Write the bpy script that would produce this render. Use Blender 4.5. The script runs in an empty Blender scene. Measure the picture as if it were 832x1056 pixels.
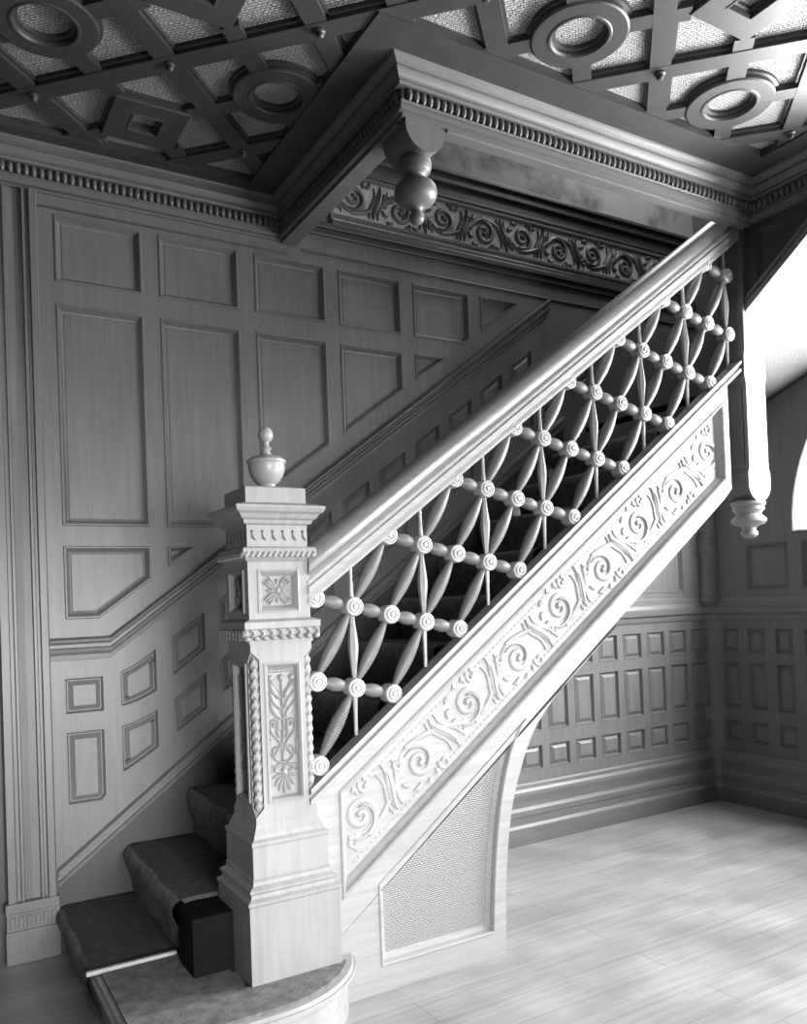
import bpy, bmesh, math, random
from mathutils import Vector, Matrix
from mathutils.geometry import delaunay_2d_cdt
random.seed(7)
PI = math.pi
scene = bpy.context.scene
COL = scene.collection

# ------------------------------------------------------------------ materials
def new_mat(name):
    m = bpy.data.materials.new(name); m.use_nodes = True
    nt = m.node_tree; nt.nodes.clear()
    out = nt.nodes.new('ShaderNodeOutputMaterial'); b = nt.nodes.new('ShaderNodeBsdfPrincipled')
    nt.links.new(b.outputs[0], out.inputs[0])
    return m, nt, b
def N(nt, t, **kw):
    n = nt.nodes.new(t)
    for k, v in kw.items():
        if k in n.inputs: n.inputs[k].default_value = v
        else: setattr(n, k, v)
    return n
def ramp(nt, src, stops):
    r = nt.nodes.new('ShaderNodeValToRGB'); e = r.color_ramp.elements
    while len(e) < len(stops): e.new(0.5)
    for i, (p, g) in enumerate(stops):
        e[i].position = p; e[i].color = (g, g, g, 1)
    nt.links.new(src, r.inputs[0]); return r
def wood(name, val, rough=0.42, scale=(30, 30, 1.6), var=0.22, bump=0.04, spec=0.5, wax=0.0):
    m, nt, b = new_mat(name)
    tc = N(nt, 'ShaderNodeTexCoord'); mp = N(nt, 'ShaderNodeMapping', Scale=scale)
    nt.links.new(tc.outputs['Object'], mp.inputs[0])
    n1 = N(nt, 'ShaderNodeTexNoise', Scale=1.5, Detail=8.0, Roughness=0.65)
    nt.links.new(mp.outputs[0], n1.inputs['Vector'])
    n2 = N(nt, 'ShaderNodeTexNoise', Scale=2.2, Detail=4.0)
    nt.links.new(tc.outputs['Object'], n2.inputs['Vector'])
    mx = N(nt, 'ShaderNodeMath', operation='MULTIPLY_ADD'); mx.inputs[1].default_value = 0.65
    nt.links.new(n1.outputs[0], mx.inputs[0])
    m2 = N(nt, 'ShaderNodeMath', operation='MULTIPLY'); m2.inputs[1].default_value = 0.35
    nt.links.new(n2.outputs[0], m2.inputs[0]); nt.links.new(m2.outputs[0], mx.inputs[2])
    r = ramp(nt, mx.outputs[0], [(0.3, val*(1-var)), (0.7, val*(1+var))])
    nt.links.new(r.outputs[0], b.inputs['Base Color'])
    b.inputs['Roughness'].default_value = rough; b.inputs['Specular IOR Level'].default_value = spec
    bp = N(nt, 'ShaderNodeBump', Strength=bump, Distance=0.01)
    nt.links.new(n1.outputs[0], bp.inputs['Height']); nt.links.new(bp.outputs[0], b.inputs['Normal'])
    if wax: b.inputs['Coat Weight'].default_value = wax; b.inputs['Coat Roughness'].default_value = 0.25
    return m
def woven(name, val, rot=0.785, sc=24.0, depth=0.012, dark=0.55):
    """anaglypta / woven embossed panel: basket of small lozenges"""
    m, nt, b = new_mat(name)
    tc = N(nt, 'ShaderNodeTexCoord'); mp = N(nt, 'ShaderNodeMapping')
    mp.inputs['Rotation'].default_value = rot if isinstance(rot, tuple) else (0, 0, rot)
    nt.links.new(tc.outputs['Object'], mp.inputs[0])
    br = N(nt, 'ShaderNodeTexBrick', Scale=sc)
    br.offset = 0.5; br.inputs['Color1'].default_value = (1, 1, 1, 1); br.inputs['Color2'].default_value = (.8, .8, .8, 1)
    br.inputs['Mortar'].default_value = (0, 0, 0, 1); br.inputs['Mortar Size'].default_value = 0.06
    br.inputs['Mortar Smooth'].default_value = 1.0; br.inputs['Brick Width'].default_value = 0.55; br.inputs['Row Height'].default_value = 0.3
    nt.links.new(mp.outputs[0], br.inputs['Vector'])
    no = N(nt, 'ShaderNodeTexNoise', Scale=90.0, Detail=3.0); nt.links.new(tc.outputs['Object'], no.inputs['Vector'])
    ad = N(nt, 'ShaderNodeMath', operation='MULTIPLY_ADD'); ad.inputs[1].default_value = 0.75
    nt.links.new(no.outputs[0], ad.inputs[0])
    sub = N(nt, 'ShaderNodeMath', operation='SUBTRACT'); sub.inputs[1].default_value = 0.38
    nt.links.new(br.outputs['Color'], sub.inputs[0]); nt.links.new(sub.outputs[0], ad.inputs[2])
    r = ramp(nt, ad.outputs[0], [(0.15, val*dark), (0.7, val)])
    nt.links.new(r.outputs[0], b.inputs['Base Color'])
    bp = N(nt, 'ShaderNodeBump', Strength=0.9, Distance=depth)
    nt.links.new(ad.outputs[0], bp.inputs['Height']); nt.links.new(bp.outputs[0], b.inputs['Normal'])
    b.inputs['Roughness'].default_value = 0.6
    return m
def mottled(name, lo, hi, scale, rough=0.85, bump=0.2, p=(0.35, 0.65), detail=6.0):
    m, nt, b = new_mat(name)
    tc = N(nt, 'ShaderNodeTexCoord')
    n1 = N(nt, 'ShaderNodeTexNoise', Scale=scale, Detail=detail, Roughness=0.6); nt.links.new(tc.outputs['Object'], n1.inputs['Vector'])
    r = ramp(nt, n1.outputs[0], [(p[0], lo), (p[1], hi)]); nt.links.new(r.outputs[0], b.inputs['Base Color'])
    b.inputs['Roughness'].default_value = rough
    if bump:
        n2 = N(nt, 'ShaderNodeTexNoise', Scale=260.0, Detail=2.0); nt.links.new(tc.outputs['Object'], n2.inputs['Vector'])
        bp = N(nt, 'ShaderNodeBump', Strength=bump, Distance=0.004)
        nt.links.new(n2.outputs[0], bp.inputs['Height']); nt.links.new(bp.outputs[0], b.inputs['Normal'])
    return m
def floor_mat():
    m, nt, b = new_mat('pale_floorboards')
    tc = N(nt, 'ShaderNodeTexCoord')
    br = N(nt, 'ShaderNodeTexBrick', Scale=1.0); br.offset = 0.37
    br.inputs['Color1'].default_value = (.29, .29, .29, 1); br.inputs['Color2'].default_value = (.34, .34, .34, 1)
    br.inputs['Mortar'].default_value = (.19, .19, .19, 1); br.inputs['Mortar Size'].default_value = 0.0025
    br.inputs['Mortar Smooth'].default_value = 0.6
    br.inputs['Brick Width'].default_value = 1.5; br.inputs['Row Height'].default_value = 0.16
    nt.links.new(tc.outputs['Object'], br.inputs['Vector'])
    mp = N(nt, 'ShaderNodeMapping', Scale=(1.5, 26, 1)); nt.links.new(tc.outputs['Object'], mp.inputs[0])
    n1 = N(nt, 'ShaderNodeTexNoise', Scale=1.6, Detail=7.0); nt.links.new(mp.outputs[0], n1.inputs['Vector'])
    n2 = N(nt, 'ShaderNodeTexNoise', Scale=3.0, Detail=5.0); nt.links.new(tc.outputs['Object'], n2.inputs['Vector'])
    r1 = ramp(nt, n1.outputs[0], [(0.3, .82), (0.7, 1.1)]); r2 = ramp(nt, n2.outputs[0], [(0.35, .78), (0.65, 1.1)])
    a = N(nt, 'ShaderNodeMix', data_type='RGBA', blend_type='MULTIPLY'); a.inputs[0].default_value = 1
    nt.links.new(br.outputs[0], a.inputs[6]); nt.links.new(r1.outputs[0], a.inputs[7])
    c = N(nt, 'ShaderNodeMix', data_type='RGBA', blend_type='MULTIPLY'); c.inputs[0].default_value = 1
    nt.links.new(a.outputs[2], c.inputs[6]); nt.links.new(r2.outputs[0], c.inputs[7])
    nt.links.new(c.outputs[2], b.inputs['Base Color'])
    rr = ramp(nt, n2.outputs[0], [(0.3, .3), (0.7, .5)]); nt.links.new(rr.outputs[0], b.inputs['Roughness'])
    return m
def emis(name, s):
    m = bpy.data.materials.new(name); m.use_nodes = True; nt = m.node_tree; nt.nodes.clear()
    o = nt.nodes.new('ShaderNodeOutputMaterial'); e = nt.nodes.new('ShaderNodeEmission')
    e.inputs[1].default_value = s; nt.links.new(e.outputs[0], o.inputs[0]); return m

OAK = wood('oak_panelling', 0.15)
OAKR = wood('oak_panelling_right_shaded', 0.13)  # right wall's oak set darker, putting its shade into the colour
OAKX = wood('oak_long_grain', 0.145, scale=(1.6, 30, 30))
STAIR = wood('oak_staircase', 0.30, rough=0.45, scale=(2, 30, 30))
NEWEL = wood('oak_newel', 0.26, rough=0.42)
ROSETTE = wood('pale_turned_rosettes', 0.42, rough=0.35, scale=(12, 12, 12), var=0.1)
PEND = wood('turned_pendant', 0.13, rough=0.4, scale=(12, 12, 12), var=0.15)
SPINDLE = wood('turned_spindles', 0.12, rough=0.5, scale=(12, 12, 12), var=0.2)
HANG = wood('oak_hanging_newel', 0.12)
TURNED = wood('turned_oak', 0.28, rough=0.35, scale=(12, 12, 12), var=0.15)
CEILW = wood('oak_ceiling_ribs', 0.055, rough=0.4, scale=(6, 6, 6))
STEPW = wood('shade_black_steps', 0.008, rough=0.8, spec=0.08)  # near-black colour stands in for shade on the steps beside the newel
DARKW = wood('dark_and_shade_toned_wood', 0.045, rough=0.5)  # dark skirting and door; on the upper flight its tone stands in for shade
RAIL = wood('polished_handrail', 0.13, rough=0.3, scale=(2, 30, 30), wax=0.4)
PLASTER = woven('embossed_ceiling_paper', 0.5, sc=26, depth=0.02, dark=0.32)
SPANDREL = woven('woven_panel', 0.36, rot=(PI/2, 0, 0.0), sc=36, depth=0.008, dark=0.6)
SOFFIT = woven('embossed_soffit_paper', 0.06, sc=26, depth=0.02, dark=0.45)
CARPET = mottled('dark_plush_carpet', 0.035, 0.065, 40, rough=1.0, bump=0.9)
WORN = mottled('worn_carpet', 0.10, 0.20, 22, rough=1.0, bump=0.9)
WALLP = mottled('mottled_wallpaper', 0.13, 0.33, 3.2, bump=0.1, p=(0.36, 0.52))
FRIEZE_BG = mottled('pale_frieze_ground', 0.32, 0.46, 60, bump=0.3)
FRIEZE_FG = wood('dark_frieze_foliage', 0.09, rough=0.4, scale=(10, 10, 10))
FLOOR = floor_mat()
BRASS = wood('strip_metal', 0.4, rough=0.35, scale=(8, 8, 8), var=0.1)
GLOW = emis('daylit_frosted_glass', 1.0); GLOW2 = emis('fill_window_glow', 1.0)

# ------------------------------------------------------------------ helpers
def link(name, bm, mat, parent=None, smooth=None, loc=None):
    me = bpy.data.meshes.new(name); bmesh.ops.recalc_face_normals(bm, faces=bm.faces) if False else None
    bm.to_mesh(me); bm.free()
    me.materials.append(mat)
    if smooth is not None:
        for p in me.polygons: p.use_smooth = True
        me.set_sharp_from_angle(angle=math.radians(smooth))
    o = bpy.data.objects.new(name, me); COL.objects.link(o)
    if parent: o.parent = parent
    if loc: o.location = loc
    return o
def reuse(src, name, parent, loc):
    o = src.copy(); o.name = name; COL.objects.link(o); o.parent = parent; o.location = loc; return o
def thing(name, label, cat, loc=(0, 0, 0), group=None):
    o = bpy.data.objects.new(name, None); COL.objects.link(o); o.location = loc
    o.empty_display_size = 0.1; o['label'] = label; o['category'] = cat
    if group: o['group'] = group
    return o
def tag(o, label, cat, group=None):
    o['label'] = label; o['category'] = cat
    if group: o['group'] = group
    return o
def struct(o, label=None, cat=None):
    o['kind'] = 'structure'
    if label: o['label'] = label
    if cat: o['category'] = cat
    return o
def keep(o, parent):          # parent without moving (parents here are never rotated)
    o.parent = parent; o.location = Vector(o.location) - Vector(parent.location); return o
def bx(bm, x0, x1, y0, y1, z0, z1, bev=0.0):
    vs = [bm.verts.new((x, y, z)) for x in (x0, x1) for y in (y0, y1) for z in (z0, z1)]
    fs = [bm.faces.new([vs[i] for i in f]) for f in ((0, 1, 3, 2), (4, 6, 7, 5), (0, 4, 5, 1), (2, 3, 7, 6), (0, 2, 6, 4), (1, 5, 7, 3))]
    if bev:
        es = list({e for f in fs for e in f.edges})
        bmesh.ops.bevel(bm, geom=es, offset=bev, segments=2, affect='EDGES', profile=0.5)
def prism(bm, pts, axis, a, b):
    """polygon in the plane across `axis`, swept from a to b (axis 0,1,2)"""
    def P(p, t):
        if axis == 0: return (t, p[0], p[1])
        if axis == 1: return (p[0], t, p[1])
        return (p[0], p[1], t)
    A = [bm.verts.new(P(p, a)) for p in pts]; B = [bm.verts.new(P(p, b)) for p in pts]
    n = len(pts); fs = [bm.faces.new(A), bm.faces.new(B[::-1])]
    for i in range(n): fs.append(bm.faces.new((A[i], B[i], B[(i+1) % n], A[(i+1) % n])))
    bmesh.ops.recalc_face_normals(bm, faces=fs)
def lathe(bm, prof, base=(0, 0, 0), axis=(0, 0, 1), seg=20, ring=None):
    """prof: (radius, height along axis)"""
    ax = Vector(axis).normalized(); base = Vector(base)
    t = Vector((1, 0, 0)) if abs(ax.x) < 0.8 else Vector((0, 1, 0))
    u = ax.cross(t).normalized(); v = ax.cross(u)
    rows = []
    for r, h in prof:
        if r < 1e-5: rows.append([bm.verts.new(base + ax*h)])
        else: rows.append([bm.verts.new(base + ax*h + (u*math.cos(2*PI*i/seg) + v*math.sin(2*PI*i/seg))*r) for i in range(seg)])
    fs = []
    for a, b in zip(rows, rows[1:]):
        for i in range(seg):
            j = (i+1) % seg
            if len(a) == 1 and len(b) == 1: continue
            if len(a) == 1: fs.append(bm.faces.new((a[0], b[j], b[i])))
            elif len(b) == 1: fs.append(bm.faces.new((a[i], a[j], b[0])))
            else: fs.append(bm.faces.new((a[i], a[j], b[j], b[i])))
    if len(rows[0]) > 1: fs.append(bm.faces.new(rows[0][::-1]))
    if len(rows[-1]) > 1: fs.append(bm.faces.new(rows[-1]))
    bmesh.ops.recalc_face_normals(bm, faces=fs)
class Frame:
    def __init__(s, O, U, V):
        s.O = Vector(O); s.U = Vector(U).normalized(); s.V = Vector(V); s.V = (s.V - s.U*s.V.dot(s.U)).normalized(); s.W = s.U.cross(s.V)
    def __call__(s, u, v, n=0.0): return s.O + s.U*u + s.V*v + s.W*n
def area2(p): return sum(p[i][0]*p[(i+1) % len(p)][1] - p[(i+1) % len(p)][0]*p[i][1] for i in range(len(p)))
def ccw(p): return list(p) if area2(p) > 0 else list(p)[::-1]
def inset(p, d):
    n = len(p); out = []
    for i in range(n):
        a, b, c = Vector(p[i-1]), Vector(p[i]), Vector(p[(i+1) % n])
        e1 = (b-a).normalized(); e2 = (c-b).normalized()
        n1 = Vector((-e1.y, e1.x)); n2 = Vector((-e2.y, e2.x))
        m = n1+n2; k = max(0.35, 1+n1.dot(n2)); out.append(tuple(b + m*(d/k)))
    return out
def inside(pt, poly):
    x, y = pt; c = False; n = len(poly)
    for i in range(n):
        x0, y0 = poly[i]; x1, y1 = poly[i-1]
        if (y0 > y) != (y1 > y) and x < (x1-x0)*(y-y0)/(y1-y0)+x0: c = not c
    return c
def clip_half(poly, a, b, c):
    """keep a*x+b*y>=c"""
    out = []; n = len(poly)
    for i in range(n):
        p, q = poly[i], poly[(i+1) % n]
        dp = a*p[0]+b*p[1]-c; dq = a*q[0]+b*q[1]-c
        if dp >= 0: out.append(p)
        if dp*dq < 0:
            t = dp/(dp-dq); out.append((p[0]+(q[0]-p[0])*t, p[1]+(q[1]-p[1])*t))
    return out
def fill(bm, fr, outer, holes, n=0.0, grid=None):
    vs = [Vector(p) for p in outer]; es = [(i, (i+1) % len(outer)) for i in range(len(outer))]
    for h in holes:
        k = len(vs); vs += [Vector(p) for p in h]; es += [(k+i, k+(i+1) % len(h)) for i in range(len(h))]
    if grid:
        us = [p[0] for p in outer]; vv = [p[1] for p in outer]
        u = min(us)+grid
        while u < max(us):
            v = min(vv)+grid
            while v < max(vv):
                if inside((u, v), outer): vs.append(Vector((u, v)))
                v += grid*4
            u += grid
    r = delaunay_2d_cdt(vs, es, [], 0, 1e-6)
    V = [bm.verts.new(fr(p.x, p.y, n)) for p in r[0]]
    for f in r[2]:
        c = sum((r[0][i] for i in f), Vector((0, 0)))/len(f)
        if not inside(c, outer) or any(inside(c, h) for h in holes): continue
        fc = bm.faces.new([V[i] for i in f]); fc.normal_update()
def ring(bm, fr, p, q, n0, n1):
    A = [bm.verts.new(fr(x, y, n0)) for x, y in p]; B = [bm.verts.new(fr(x, y, n1)) for x, y in q]
    m = len(p)
    for i in range(m): bm.faces.new((A[i], A[(i+1) % m], B[(i+1) % m], B[i]))
def sunk(bm, fr, poly, prof, n=0.0, cap=True, grid=None):
    p = poly; d0 = 0.0; z0 = n
    for ins, dep in prof:
        q = inset(poly, ins); ring(bm, fr, p, q, z0, n+dep); p = q; z0 = n+dep
    if cap: fill(bm, fr, p, [], z0, grid)
    return p, z0
FIELD = [(0.0, 0.006), (0.006, 0.008), (0.012, 0.0), (0.020, -0.016), (0.024, -0.020), (0.028, -0.020)]            # flat panel behind a moulding
RAISED = [(0.0, 0.003), (0.004, 0.003), (0.012, -0.016), (0.016, -0.016), (0.036, -0.002), (0.040, -0.002)]      # small fielded panel
def plate(bm, fr, outer, holes, thick=0.0, grid=None):
    """holes: (polygon, profile, cap)"""
    outer = ccw(outer); hs = []
    for poly, prof, cap in holes:
        poly = ccw(poly); hs.append(poly); sunk(bm, fr, poly, prof, 0.0, cap, grid)
    fill(bm, fr, outer, hs, 0.0, grid)
    if thick:
        ring(bm, fr, outer[::-1], outer[::-1], 0.0, -thick)
        fill(bm, fr, outer, [], -thick)
def weld(bm, d=1e-5): bmesh.ops.remove_doubles(bm, verts=bm.verts, dist=d)
def sweep(bm, path, prof, closed=False, side='right'):
    """mitred horizontal sweep; prof (outward distance, z) ; outward is to the right of the path"""
    n = len(path); rows = []
    for i in range(n):
        p = Vector(path[i]); d = []
        if i > 0: d.append((p-Vector(path[i-1])).normalized())
        if i < n-1: d.append((Vector(path[i+1])-p).normalized())
        ns = [Vector((e.y, -e.x)) for e in d]
        m = ns[0] if len(ns) == 1 else (ns[0]+ns[1])/(1+ns[0].dot(ns[1]))
        rows.append([bm.verts.new((p.x+m.x*o, p.y+m.y*o, z)) for o, z in prof])
    for a, b in zip(rows, rows[1:]):
        for i in range(len(prof)-1): bm.faces.new((a[i], b[i], b[i+1], a[i+1]))
    for r, fl in ((rows[0], 1), (rows[-1], 0)):
        try: bm.faces.new(r[::-1] if fl else r)
        except Exception: pass
def slope_mould(bm, x0, z0, x1, z1, prof, yface):
    """moulding run up a slope on a Y plane; prof (outward toward -Y, vertical offset), closed loop"""
    A = [bm.verts.new((x0, yface-o, z0+v)) for o, v in prof]; B = [bm.verts.new((x1, yface-o, z1+v)) for o, v in prof]
    m = len(prof); fs = []
    for i in range(m): fs.append(bm.faces.new((A[i], A[(i+1) % m], B[(i+1) % m], B[i])))
    fs.append(bm.faces.new(A[::-1])); fs.append(bm.faces.new(B)); bmesh.ops.recalc_face_normals(bm, faces=fs)
def strip(bm, fr, pts, wid, hei, n=0.0, seg=4):
    """carved strap: half round strip along a 2D polyline; wid, hei are lists or numbers"""
    m = len(pts)
    W = wid if isinstance(wid, (list, tuple)) else [wid]*m; H = hei if isinstance(hei, (list, tuple)) else [hei]*m
    rows = []
    for i in range(m):
        a = Vector(pts[max(0, i-1)]); b = Vector(pts[min(m-1, i+1)]); t = (b-a)
        t = t.normalized() if t.length > 1e-9 else Vector((1, 0)); nn = Vector((-t.y, t.x)); p = Vector(pts[i])
        rows.append([bm.verts.new(fr(*(p+nn*(math.cos(PI*k/seg)*W[i]/2)), n+math.sin(PI*k/seg)*H[i])) for k in range(seg+1)])
    for a, b in zip(rows, rows[1:]):
        for k in range(seg): bm.faces.new((a[k], a[k+1], b[k+1], b[k]))
    for r in (rows[0][::-1], rows[-1]):
        try: bm.faces.new(r[::-1])
        except Exception: pass
def dome(bm, fr, u, v, r, h, n=0.0, seg=10):
    rows = []
    for k in range(4):
        a = PI/2*k/4; rows.append([bm.verts.new(fr(u+math.cos(2*PI*i/seg)*r*math.cos(a), v+math.sin(2*PI*i/seg)*r*math.cos(a), n+h*math.sin(a))) for i in range(seg)])
    top = bm.verts.new(fr(u, v, n+h))
    for a, b in zip(rows, rows[1:]):
        for i in range(seg): bm.faces.new((a[i], a[(i+1) % seg], b[(i+1) % seg], b[i]))
    for i in range(seg): bm.faces.new((rows[-1][i], rows[-1][(i+1) % seg], top))
def bez(p0, p1, p2, p3, n=12):
    out = []
    for i in range(n+1):
        t = i/n; s = 1-t
        out.append((s**3*p0[0]+3*s*s*t*p1[0]+3*s*t*t*p2[0]+t**3*p3[0], s**3*p0[1]+3*s*s*t*p1[1]+3*s*t*t*p2[1]+t**3*p3[1]))
    return out
def taper(n, lo, hi, pk=0.5):
    o = []
    for i in range(n):
        t = i/(n-1); o.append(lo+(hi-lo)*(math.sin(PI*(t/(2*pk) if t < pk else 0.5+(t-pk)/(2*(1-pk))))))
    return o
def rinceau(bm, fr, L, Hh, pitch, h, k=1.0, n=0.0, start=0.5, poly=None):
    """running scroll: spirals alternately turning up and down, with big leaves between; Hh = half height"""
    def put(pts, w, hh):
        W = w if isinstance(w, list) else [w]*len(pts); H = hh if isinstance(hh, list) else [hh]*len(pts)
        run = []
        for i in range(len(pts)+1):
            if i < len(pts) and (poly is None or inside(pts[i], poly)): run.append(i)
            else:
                if len(run) > 2: strip(bm, fr, [pts[j] for j in run], [W[j] for j in run], [H[j] for j in run], n)
                run = []
    cnt = int(L/pitch)+2; R = Hh*0.74
    for i in range(-1, cnt):
        c = (start+i)*pitch; sg = 1 if i % 2 == 0 else -1
        cv = sg*Hh*0.10
        def P(a, r): return (c+r*math.cos(a), cv+sg*r*math.sin(a))
        m = 46; pts = []; w = []; hs = []
        for j in range(m+1):
            t = j/m; a = -PI*0.80+t*2*PI*1.62; r = R*(0.96-0.84*t**0.9); pts.append(P(a, r))
            w.append(k*R*(0.34-0.15*t)); hs.append(h*(0.8+0.4*t))
        put(pts, w, hs)
        put([P(-PI*0.80+t*2*PI*0.9, R*(0.96-0.84*t**0.9)) for t in [j/30 for j in range(2, 28)]][:18], k*R*0.07, h*1.5)   # groove rib
        x, y = P(-PI*0.80+2*PI*1.62, R*0.10)
        if poly is None or inside((x, y), poly): dome(bm, fr, x, y, R*0.17, h*1.5, n)
        nx = c+pitch; ncv = -cv
        # stem from the outside of this scroll into the foot of the next
        s0 = P(-PI*0.80, R*0.96); e0 = (nx+R*0.96*math.cos(-PI*0.80), ncv-sg*R*0.96*math.sin(-PI*0.80))
        put(bez((c-R*0.2, cv-sg*R*0.98), (c+R*0.8, cv-sg*R*1.05), (nx-R*1.35, ncv+sg*R*0.1), e0, 16), k*R*0.24, h)
        # long veined leaf leaning across the band between two scrolls
        x = c+pitch*0.5
        for dx, wd in ((0.0, 0.46), (-0.30, 0.20), (0.34, 0.22)):
            p = bez((x+dx*R-0.30*R, -sg*Hh*0.78), (x+dx*R-0.38*R, -sg*Hh*0.1), (x+dx*R+0.42*R, sg*Hh*0.05), (x+dx*R*1.6+0.26*R, sg*Hh*(0.90-abs(dx)*.5)), 14)
            put(p, taper(15, 0.004, R*wd*k, 0.45), h*(1.25 if dx == 0 else .9))
            if dx == 0: put(p[2:13], R*0.07, h*1.7)
        # acanthus leaflets round the outside of the scroll
        for q in range(5):
            a0 = PI*(0.35+0.17*q); s_ = P(a0, R*0.98); e = P(a0+0.30, R*1.34)
            put(bez(s_, P(a0, R*1.18), P(a0+0.12, R*1.34), e, 6), taper(7, 0.004, R*0.26*k, 0.5), h)
        # curl with ball end
        cx, cy = c+R*1.02, cv+sg*R*0.98; pts = []
        for j in range(15):
            t = j/14; a = PI*1.25-t*PI*2.0; r = R*0.34*(1-0.7*t); pts.append((cx+r*math.cos(a), cy+sg*r*math.sin(a)))
        put(pts, k*R*0.18, h)
        cx, cy = c-R*1.0, cv-sg*R*0.72; pts = []
        for j in range(13):
            t = j/12; a = PI*0.2+t*PI*1.6; r = R*0.26*(1-0.6*t); pts.append((cx+r*math.cos(a), cy+sg*r*math.sin(a)))
        put(pts, k*R*0.16, h)

# ------------------------------------------------------------------ setting: floor and walls
YW, XR = 3.829, 4.73
ZC = 3.48                                    # underside of the ceiling ribs
bm = bmesh.new(); bx(bm, -2.2, 5.0, -2.6, 4.05, -0.1, 0.0)
struct(link('floor', bm, FLOOR))

SL = 0.728
def dado(x): return 1.33+SL*max(0.0, x-0.73)
cols = [(0.547, 0.925), (1.0, 1.388), (1.47, 1.858), (1.935, 2.315), (2.395, 2.775), (2.855, 3.235), (3.315, 3.695), (3.775, 4.155), (4.235, 4.6)]
def above_dado(poly, off=0.125):
    p = clip_half(poly, -SL, 1.0, 1.33+off*0.95-SL*0.73)
    return clip_half(p, 0, 1.0, 1.33+0.085)
holes = []
WP = [(0.0, 0.0), (0.004, 0.006), (0.010, 0.006), (0.017, -0.008), (0.026, -0.022), (0.032, -0.024), (0.036, -0.021)]
for a, b in cols:
    for z0, z1 in ((2.905, 3.205), (1.83, 2.81), (1.42, 1.742)):
        p = above_dado([(a, z0), (b, z0), (b, z1), (a, z1)])
        if len(p) >= 3 and abs(area2(p))/2 > 0.006 and min((Vector(p[i])-Vector(p[i-1])).length for i in range(len(p))) > 0.03:
            holes.append((p, WP, True))
# panels following the stair under the dado rail
stairp = [[(.535, 1.005), (.70, 1.005), (.70, 1.165), (.535, 1.165)], [(.535, .612), (.675, .612), (.698, .635), (.698, .93), (.535, .93)]]
def cz(x, pts):
    for (x0, z0), (x1, z1) in zip(pts, pts[1:]):
        if x <= x1: return z0+(z1-z0)*(x-x0)/(x1-x0)
    return pts[-1][1]
def bent(bot, top):
    xs = [.767+i*.0336 for i in range(6)]
    def q(c, x): (z0, z1, sag) = c; t = (x-.767)/.168; return z0+(z1-z0)*t-sag*4*t*(1-t)
    return [(x, q(bot, x)) for x in xs]+[(x, q(top, x)) for x in xs[::-1]]
stairp += [bent((1.016, 1.077, .010), (1.177, 1.276, .008)), bent((.72, .818, .004), (.935, .997, .008))]
for i in range(12):
    x0 = 1.003+.229*i; dz = .1667*i
    stairp.append([(x0, 1.133+dz), (x0+.163, 1.252+dz), (x0+.163, 1.437+dz), (x0, 1.318+dz)])
    stairp.append([(x0+.012, .872+dz), (x0+.163, .972+dz), (x0+.163, 1.152+dz), (x0, 1.031+dz)])
def below(poly, off): return clip_half(poly, SL, -1.0, -(1.33-off-SL*0.73))
for p in stairp:
    if max(q[0] for q in p) < 3.7 and max(q[1] for q in p) < 3.0: holes.append((p, RAISED, True))
# wainscot on the wall below the flight
WZ = ((1.012, 1.178), (.637, .948), (.412, .556))
px = 4.325
stairline = lambda x: 0.60+0.735*(x-1.286)
while px > 2.3:
    for z0, z1 in WZ:
        if z1 < stairline(px)-0.28: holes.append(([(px, z0), (px+.16, z0), (px+.16, z1), (px, z1)], RAISED, True))
    px -= .2155
holes.append(([(3.93, 1.43), (4.485, 1.43), (4.485, 1.80), (3.93, 1.80)], WP, True))
FB = Frame((0, YW, 0), (1, 0, 0), (0, 0, 1))
# the run of small panels under the stair clashes with the upper ones behind the flight; keep what does not overlap
def bbox(p): return min(q[0] for q in p), max(q[0] for q in p), min(q[1] for q in p), max(q[1] for q in p)
kept = []
for h in holes:
    a = h[0]
    def hit(b):
        A, B = bbox(a), bbox(b)
        if A[1] <= B[0]+.002 or B[1] <= A[0]+.002 or A[3] <= B[2]+.002 or B[3] <= A[2]+.002: return False
        if any(inside(q, b) for q in a) or any(inside(q, a) for q in b): return True
        ca = (sum(q[0] for q in a)/len(a), sum(q[1] for q in a)/len(a)); return inside(ca, b)
    if not any(hit(k[0]) for k in kept): kept.append(h)
bm = bmesh.new()
plate(bm, FB, [(.478, 0), (4.50, 0), (4.50, 3.36), (.478, 3.36)], kept)
weld(bm)
wall = struct(link('wall_back', bm, OAK))
bm = bmesh.new(); bx(bm, -1.6, 5.0, YW+.06, YW+.16, -0.1, 5.3)
bx(bm, 1.73, 5.0, YW-.0, YW+.06, 3.36, 3.86); bx(bm, 4.5, 5.0, YW+0.001, YW+.06, 1.30, 3.36)
struct(link('wall_backing', bm, OAK, wall))
bm = bmesh.new(); bx(bm, 1.6, 4.78, YW-.002, YW+.06, 3.86, 5.2)
struct(link('wallpaper', bm, WALLP, wall))

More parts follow.
